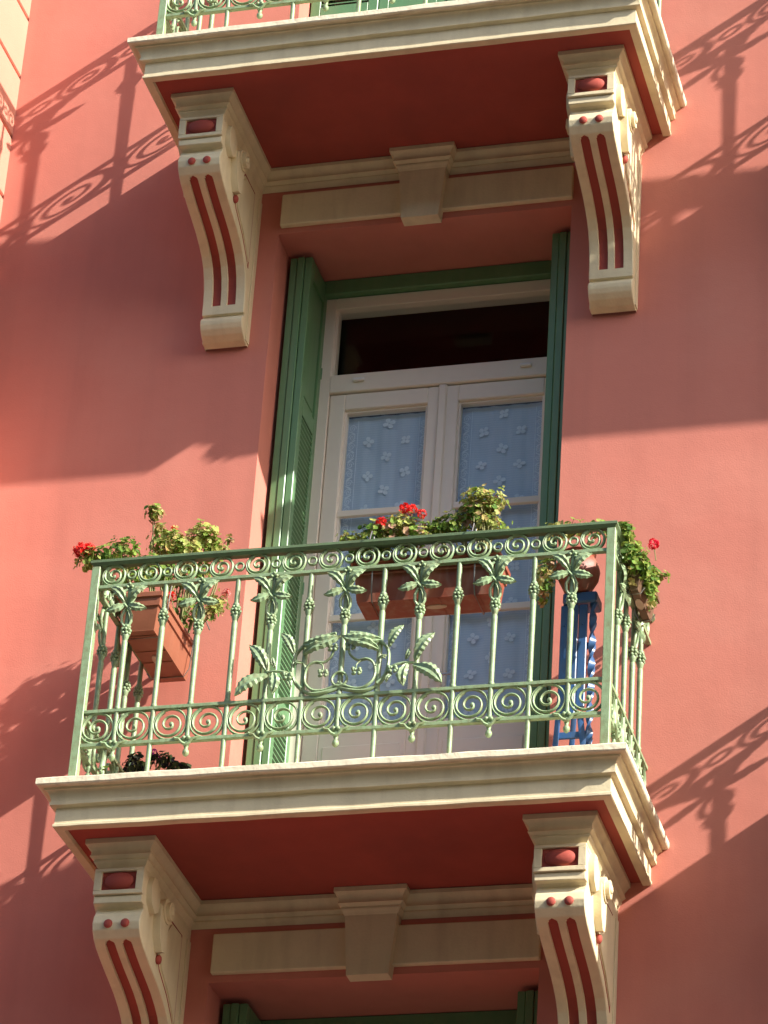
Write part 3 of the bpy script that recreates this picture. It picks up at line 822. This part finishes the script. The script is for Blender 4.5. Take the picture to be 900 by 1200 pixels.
# ------------------------------------------------------------------ planters and plants
def planter(name, label, loc, rotz, L_, Wd, H, hook=True, mk='terra'):
    t = thing(name, label, 'planter', loc, 'terracotta-coloured window boxes hung on the railing', rotz)
    m = MB(); tp = .016
    def ring(z, o, y_o=0): return [(-L_ / 2 - o, -Wd / 2 - o, z), (L_ / 2 + o, -Wd / 2 - o, z), (L_ / 2 + o, Wd / 2 + o, z), (-L_ / 2 - o, Wd / 2 + o, z)]
    lv = [(0, -tp), (.004, -tp - .0), (.010, -tp + .002), (H * .62, -.004), (H * .64, .003), (H - .024, .005), (H - .022, .013), (H - .004, .014), (H, .010), (H, .001), (H - .03, -.004)]
    vs = []
    for z, o in lv: vs += ring(z, o)
    fs = [(0, 3, 2, 1)]
    for i in range(len(lv) - 1):
        for k in range(4): a = i * 4; fs.append((a + k, a + (k + 1) % 4, a + 4 + (k + 1) % 4, a + 4 + k))
    m.add(vs, fs)
    for x in (-L_ * .38, -L_ * .1, L_ * .1, L_ * .38): m.box(x - .003, x + .003, -Wd / 2 + .02, Wd / 2 - .02, -.003, .001)
    b = link('box', m.mesh('planter_box', M[mk], 30), t)
    m = MB(); m.box(-L_ / 2, L_ / 2, -Wd / 2, Wd / 2, H - .032, H - .024); link('soil', m.mesh('soil', M['soil']), t)
    m = MB(); m.lathe([(1, -.0035), (1, 0)], 18); lm = m.mesh('moulded_label', M['label'])
    link('moulded_label', lm, t, (L_ * .06, 0, 0), (0, 0, 0), (.042, .015, 1))
    if hook:
        for x in (-L_ * .36, L_ * .36):
            m = MB(); m.tube([(x, Wd / 2 + .006, .02), (x, Wd / 2 - .01, -.006), (x, -Wd / 2 + .01, -.006), (x, -Wd / 2 - .010, .03), (x, -Wd / 2 - .018, H), (x, -Wd / 2 - .024, H + .085), (x, -Wd / 2 - .06, H + .088), (x, -Wd / 2 - .082, H + .04)], .0028, 6)
            link('wire_hanger', m.mesh('wire_hanger', M['steel'], 50), t)
    return t
planter('window_box', 'terracotta window box hanging inside the left end of the railing, its side sunlit', (.225, -.315, .800), PI / 2, .47, .165, .165, mk='litbox')
planter('window_box', 'terracotta window box hanging behind the front railing, with a pale oval on its underside', (1.455, -.645, .752), 0, .57, .175, .185)
planter('window_box', 'weathered window box hanging outside the right end of the railing', (2.256, -.45, .800), -PI / 2, .30, .062, .12, mk='oldterra')
# hanger side: the first box hangs on the left rail
G_ = [(.10, .20, .035), (.16, .28, .045), (.22, .34, .06), (.28, .37, .08), (.34, .38, .10), (.07, .14, .03)]
DRY = [(.46, .36, .13), (.42, .28, .14), (.48, .30, .20)]
LOVE = [(.42, .47, .13), (.48, .50, .19)]
def leaf_fan(mb, c, nrm, r, col, rnd):
    n_ = Vector(nrm).normalized(); u = n_.orthogonal().normalized(); v = n_.cross(u); a0 = rnd.uniform(0, 2 * PI)
    k = 9; vs = [Vector(c) - n_ * r * .18]
    for i in range(k):
        a = a0 + .35 + (2 * PI - .7) * i / (k - 1); rr = r * (.92 + .16 * (i % 2)) * rnd.uniform(.92, 1.08)
        vs.append(Vector(c) + (u * math.cos(a) + v * math.sin(a)) * rr + n_ * r * rnd.uniform(-.06, .26))
    for i in range(1, k): mb.add([vs[0], vs[i], vs[i + 1]], [(0, 1, 2)], 0, tuple(x * rnd.uniform(.88, 1.12) for x in col))
def plant(label, base, clusters, flowers, seed, name='geranium', cat='plant', group='geraniums growing along the railing', pal=None, leafr=.017, root_spread=.1):
    """clusters: (x,y,z, rx,ry,rz, n, kind) ; flowers: (x,y,z,r,colour)"""
    rnd = random.Random(seed); t = thing(name, label, cat, base, group); B = Vector(base)
    fo = MB(); stm = MB()
    for (x, y, z, rx, ry, rz, n, kind) in clusters:
        c = Vector((x, y, z))
        # branching stems from the soil towards the cluster
        root = B + Vector((max(-.2, min(.2, (x - B.x) * .5)) + rnd.uniform(-root_spread, root_spread) * .4, (y - B.y) * .4, -.01))
        n = int(n * 2.0); rx, ry, rz = rx * 1.2, ry * 1.15, rz * 1.15
        for s in range(max(2, n // 26)):
            e = c + Vector((rnd.uniform(-.6, .6) * rx, rnd.uniform(-.6, .6) * ry, rnd.uniform(-.4, .5) * rz)); md = (root + e) / 2 + Vector((rnd.uniform(-.02, .02), rnd.uniform(-.02, .02), .015))
            stm.tube([root - B, md - B, e - B], [.0045, .0036, .0022], 5)
        for i in range(n):
            while True:
                d = Vector((rnd.uniform(-1, 1), rnd.uniform(-1, 1), rnd.uniform(-1, 1)))
                if .15 < d.length < 1: break
            if rnd.random() < .12: d = d * rnd.uniform(1.15, 1.6)
            p = c + Vector((d.x * rx, d.y * ry, d.z * rz)); nr = d * .9 + Vector((rnd.uniform(-.5, .5), rnd.uniform(-.7, .3), rnd.uniform(.0, 1.0)))
            col = rnd.choice(pal or (LOVE + G_[2:5] + DRY[:1] if kind == 'y' else G_ if kind == 'g' else LOVE + DRY + G_[:3] if kind == 'd' else G_))
            leaf_fan(fo, p - B, nr, leafr * .72 * rnd.uniform(.45, 1.45), col, rnd)
            if i % 5 == 0: stm.tube([p - B, (p * .7 + c * .3) - B - Vector((0, 0, .012))], .0013, 4)
    link('foliage', fo.mesh('foliage', M['leaf']), t); link('stems', stm.mesh('stems', M['stem'], 60), t)
    for (x, y, z, r, col) in flowers:
        fm = MB(); p0 = Vector((x, y, z)) - B; n = int(14 + r * 1000)
        for i in range(n):
            d = Vector((rnd.gauss(0, 1), rnd.gauss(0, 1), rnd.gauss(.35, 1))).normalized(); p = p0 + d * r * rnd.uniform(.6, 1)
            u = d.orthogonal().normalized(); v = d.cross(u)
            cc = tuple(k * rnd.uniform(.8, 1.15) for k in col)
            for q_ in range(5):
                a = q_ * 2 * PI / 5 + rnd.random(); w_ = r * .34
                fm.add([p, p + (u * math.cos(a - .5) + v * math.sin(a - .5)) * w_ + d * .003, p + (u * math.cos(a) + v * math.sin(a)) * w_ * 1.25 + d * .004, p + (u * math.cos(a + .5) + v * math.sin(a + .5)) * w_ + d * .003], [(0, 1, 2, 3)], 0, cc)
        link('flower_head', fm.mesh('flower_head', M['petal']), t)
        stm2 = MB(); stm2.tube([p0, p0 + Vector((rnd.uniform(-.02, .02), .01, -.07))], .0022, 5); link('flower_stalk', stm2.mesh('flower_stalk', M['stem']), t)
    return t
REDF = (.85, .03, .02); PINK = (.80, .30, .26); CRIM = (.80, .02, .07)
# left window box
plant('red geranium at the left corner post, leaning outside the railing', (.19, -.50, .955),
      [(.085, -.70, 1.075, .075, .045, .030, 45, 'g'), (.045, -.71, 1.045, .045, .04, .035, 22, 'y'), (.165, -.63, 1.12, .055, .05, .05, 50, 'g'), (.19, -.56, 1.06, .07, .06, .06, 55, 'g')],
      [(.020, -.73, 1.078, .030, REDF), (.048, -.72, 1.086, .026, REDF)], 11)
plant('tall straggly yellow-green geranium rising in the middle of the left window box', (.235, -.36, .955),
      [(.225, -.50, 1.375, .030, .03, .030, 32, 'd'), (.245, -.46, 1.315, .022, .022, .03, 14, 'y'), (.275, -.42, 1.265, .065, .06, .055, 100, 'y'), (.335, -.38, 1.255, .06, .055, .05, 80, 'y'), (.22, -.44, 1.14, .09, .07, .06, 80, 'g')],
      [(.292, -.42, 1.335, .013, (.85, .12, .03)), (.30, -.40, 1.03, .018, REDF)], 12)
plant('bushy geranium at the wall end of the left window box', (.24, -.17, .955),
      [(.365, -.28, 1.372, .055, .05, .055, 95, 'y'), (.400, -.22, 1.345, .05, .05, .04, 50, 'y'), (.30, -.24, 1.22, .10, .07, .08, 110, 'g'), (.435, -.15, 1.43, .012, .012, .018, 6, 'd'), (.27, -.2, 1.06, .08, .07, .06, 50, 'g')],
      [], 13)
plant('pale pink geranium hanging over the wall side of the left window box', (.32, -.22, .955),
      [(.445, -.24, 1.06, .045, .04, .045, 42, 'y'), (.43, -.27, 1.01, .03, .03, .03, 18, 'd')],
      [(.482, -.24, 1.115, .018, PINK)], 14, leafr=.014)
# front window box
plant('red geranium at the left end of the front window box, under its bloom', (1.28, -.645, .94),
      [(1.215, -.66, 1.085, .05, .05, .045, 48, 'g'), (1.285, -.66, 1.105, .07, .05, .045, 75, 'd'), (1.33, -.66, 1.12, .05, .05, .04, 45, 'y'), (1.27, -.68, 1.0, .10, .05, .05, 60, 'g'), (1.40, -.66, 1.08, .06, .05, .045, 60, 'd')],
      [(1.255, -.70, 1.120, .021, REDF), (1.345, -.69, 1.182, .020, REDF), (1.372, -.68, 1.180, .021, REDF), (1.415, -.68, 1.155, .018, REDF), (1.30, -.69, 1.145, .008, (.7, .6, .15))], 21)
plant('small light green sprig at the far left of the front window box', (1.19, -.645, .94),
      [(1.125, -.67, 1.080, .040, .03, .022, 24, 'y'), (1.15, -.70, 1.02, .03, .03, .04, 20, 'g')], [], 22, leafr=.013)
plant('tall pale bushy geranium at the right end of the front window box', (1.62, -.645, .94),
      [(1.655, -.65, 1.215, .075, .06, .040, 120, 'y'), (1.64, -.64, 1.155, .075, .06, .05, 120, 'd'), (1.68, -.65, 1.10, .055, .05, .045, 60, 'y'), (1.53, -.64, 1.115, .07, .05, .045, 85, 'g'), (1.47, -.64, 1.10, .05, .04, .03, 40, 'g'), (1.735, -.65, 1.075, .03, .02, .010, 8, 'y')],
      [(1.60, -.64, 1.27, .006, PINK), (1.70, -.64, 1.23, .006, PINK)], 23, leafr=.0155)
# right window box
plant('crimson geranium spilling over the outer right end of the railing', (2.256, -.50, .91),
      [(2.235, -.66, 1.015, .028, .05, .030, 34, 'g'), (2.240, -.54, 1.00, .03, .06, .04, 50, 'y'), (2.245, -.62, .93, .028, .05, .05, 40, 'g'), (2.265, -.50, .93, .03, .05, .055, 60, 'g'), (2.285, -.41, .95, .03, .04, .045, 36, 'g'), (2.280, -.40, .87, .022, .04, .06, 36, 'd'), (2.25, -.58, .85, .02, .05, .04, 24, 'd'), (2.290, -.60, .90, .022, .05, .06, 40, 'g'), (2.300, -.50, .87, .02, .05, .05, 34, 'g'), (2.315, -.38, .965, .034, .02, .016, 12, 'y')],
      [(2.300, -.44, 1.082, .021, CRIM), (2.26, -.47, .985, .010, PINK)], 31, leafr=.018)
plant('low green geranium behind the right corner of the handrail', (1.98, -.50, 1.02),
      [(1.98, -.56, 1.105, .09, .05, .018, 40, 'y'), (2.10, -.56, 1.10, .04, .05, .02, 20, 'g'), (1.90, -.54, .93, .04, .03, .08, 40, 'd'), (1.87, -.52, .85, .03, .03, .05, 22, 'd')], [], 32)
# dark pansies in a low pot on the balcony floor
def pot(label, loc, r, h, mname='terra'):
    t = thing('flower_pot', label, 'pot', loc, 'round clay pots standing on the balcony')
    m = MB(); m.lathe([(r * .70, 0), (r * .72, .004), (r * .90, h * .72), (r * .92, h * .74), (r, h * .76), (r * 1.02, h * .97), (r * .98, h), (r * .90, h), (r * .86, h * .9)], 24)
    link('vessel', m.mesh('pot_vessel', M[mname], 40), t); m = MB(); m.lathe([(r * .88, h * .88), (r * .88, h * .9)], 16); link('soil', m.mesh('soil', M['soil']), t)
    return t
pot('low clay pot of dark pansies on the balcony floor near the left corner', (.34, -.56, .002), .085, .09)
DK = [(.020, .015, .022), (.030, .030, .020), (.05, .07, .025)]
plant('dark pansies with a magenta bloom, seen through the foot of the railing at left', (.34, -.56, .085),
      [(.305, -.60, .165, .045, .04, .040, 40, 'g'), (.40, -.57, .195, .04, .03, .025, 30, 'g'), (.46, -.55, .170, .05, .03, .018, 24, 'g')],
      [(.365, -.58, .225, .013, (.62, .05, .38)), (.382, -.57, .200, .010, (.62, .05, .38))], 41, name='pansy_plant', group=None, pal=DK, leafr=.018)
pot('clay pot of trailing green leaves on the floor in the left corner, behind the post', (.235, -.25, .002), .09, .11)
plant('low trailing green leaves in the left corner behind the scroll band', (.235, -.25, .11),
      [(.20, -.25, .20, .07, .09, .09, 90, 'g'), (.17, -.5, .10, .04, .1, .07, 60, 'g')], [], 42, name='trailing_plant', group=None)
# bulbous clay jar on top of the folded chair, right corner
t = thing('clay_jar', 'bulging terracotta jar with swirled ribs, above the blue folded chair at the right corner', 'jar', (2.015, -.50, .845))
m = MB(); prof = [(.045, 0), (.052, .006), (.058, .02), (.078, .055), (.086, .085), (.084, .115), (.070, .145), (.058, .158), (.060, .170), (.068, .176), (.060, .180), (.052, .176)]
vs = []; fs = []; n = 32
for j, (r, z) in enumerate(prof):
    for k in range(n):
        a = 2 * PI * k / n; rr = r * (1 + (.05 * math.sin(5 * a + z * 30) if .02 < z < .15 else 0)); vs.append((rr * math.cos(a), rr * math.sin(a), z))
for j in range(len(prof) - 1):
    for k in range(n): l = (k + 1) % n; fs.append((j * n + k, j * n + l, (j + 1) * n + l, (j + 1) * n + k))
fs.append(tuple(range(n))[::-1]); fs.append(tuple((len(prof) - 1) * n + k for k in range(n)))
m.add(vs, fs); link('vessel', m.mesh('jar', M['terra'], 60), t)

# blue folded chair standing upright in the right corner, under the jar
t = thing('folded_chair', 'blue folded slatted garden chair standing upright in the right corner behind the railing', 'chair', (2.02, -.47, 0))
BL = M['blue']
def cpart(name, mb, sm=None): return link(name, mb.mesh(name, BL, sm), t)
m = MB(); m.box(-.058, .078, -.055, .045, .795, .842, bev=.006); cpart('top_block', m)
for x, dy in ((-.048, -.045), (-.012, -.050), (.024, -.047)):
    m = MB(); m.box(x - .017, x + .017, dy, dy + .014, .30 if x < 0 else .34, .79, bev=.003)
    for z in (.45, .70): m.ball((x, dy - .001, z), .005, 6, 4)
    cpart('slat', m)
m = MB(); m.tube([(-.048, -.03, .80), (-.055, -.03, .45), (-.075, -.04, .01)], .012, 6, flat=.6); cpart('leg', m, 40)
m = MB(); m.tube([(-.03, .03, .80), (-.01, .03, .45), (-.03, .05, .01)], .012, 6, flat=.6); cpart('leg', m, 40)
# twisted flat bar leg catching the light
m = MB(); vs = []; fs = []; k_ = 60
for i in range(k_ + 1):
    z = .01 + .80 * i / k_; a = i * 2 * PI / 15
    for (p, q_) in ((-.014, -.006), (.014, -.006), (.014, .006), (-.014, .006)):
        vs.append((.062 + p * math.cos(a) - q_ * math.sin(a), -.035 + p * math.sin(a) + q_ * math.cos(a), z))
for i in range(k_):
    for k in range(4): l = (k + 1) % 4; fs.append((i * 4 + k, i * 4 + l, i * 4 + 4 + l, i * 4 + 4 + k))
m.add(vs, fs); link('twisted_leg', m.mesh('twisted_leg', BL, 35), t)
m = MB(); m.tube([(.02, -.02, .33), (.045, -.045, .16), (.03, -.05, .01)], .014, 6, flat=.5); cpart('leg', m, 40)
for z, a, b in ((.215, -.062, .07), (.10, -.068, .066), (.60, -.055, .07)):
    m = MB(); m.box(a, b, -.032, -.020, z, z + .028, bev=.002); cpart('cross_bar', m)

# unseen box added on the neighbouring balcony to shadow the right-hand wall
t = thing('shadow_box', 'unseen grey box added to cast a shadow, along the end railing of the right neighbouring balcony', 'shadow_blocker', (NX + .27, -.40, .002))
m = MB(); m.box(-.13, .13, -.33, .38, 0, .52, bev=.006); link('box', m.mesh('shadow_box_body', M['wood']), t)
m = MB(); m.box(-.14, .14, -.34, .39, .522, .56, bev=.006); link('lid', m.mesh('shadow_box_lid', M['wood']), t)

# ------------------------------------------------------------------ building added across the street, behind the viewer, to block low sky light
t = thing('added_house', 'unseen ochre building added across the street to block low sky light', 'building', (0, -25, GZ))
m = MB(); m.box(-40, 40, -10, 0, 0, 19.5)
link('wall', m.mesh('added_house_wall', M['ochre']), t)
wm = MB(); wm.box(-.6, .6, 0, .03, 0, 1.9); wmm = wm.mesh('window', M['shutter'])
for i in range(-9, 10):
    for z in (1.0, 4.6, 8.2, 11.8, 15.4): link('window', wmm, t, (i * 3.2, 0, z))
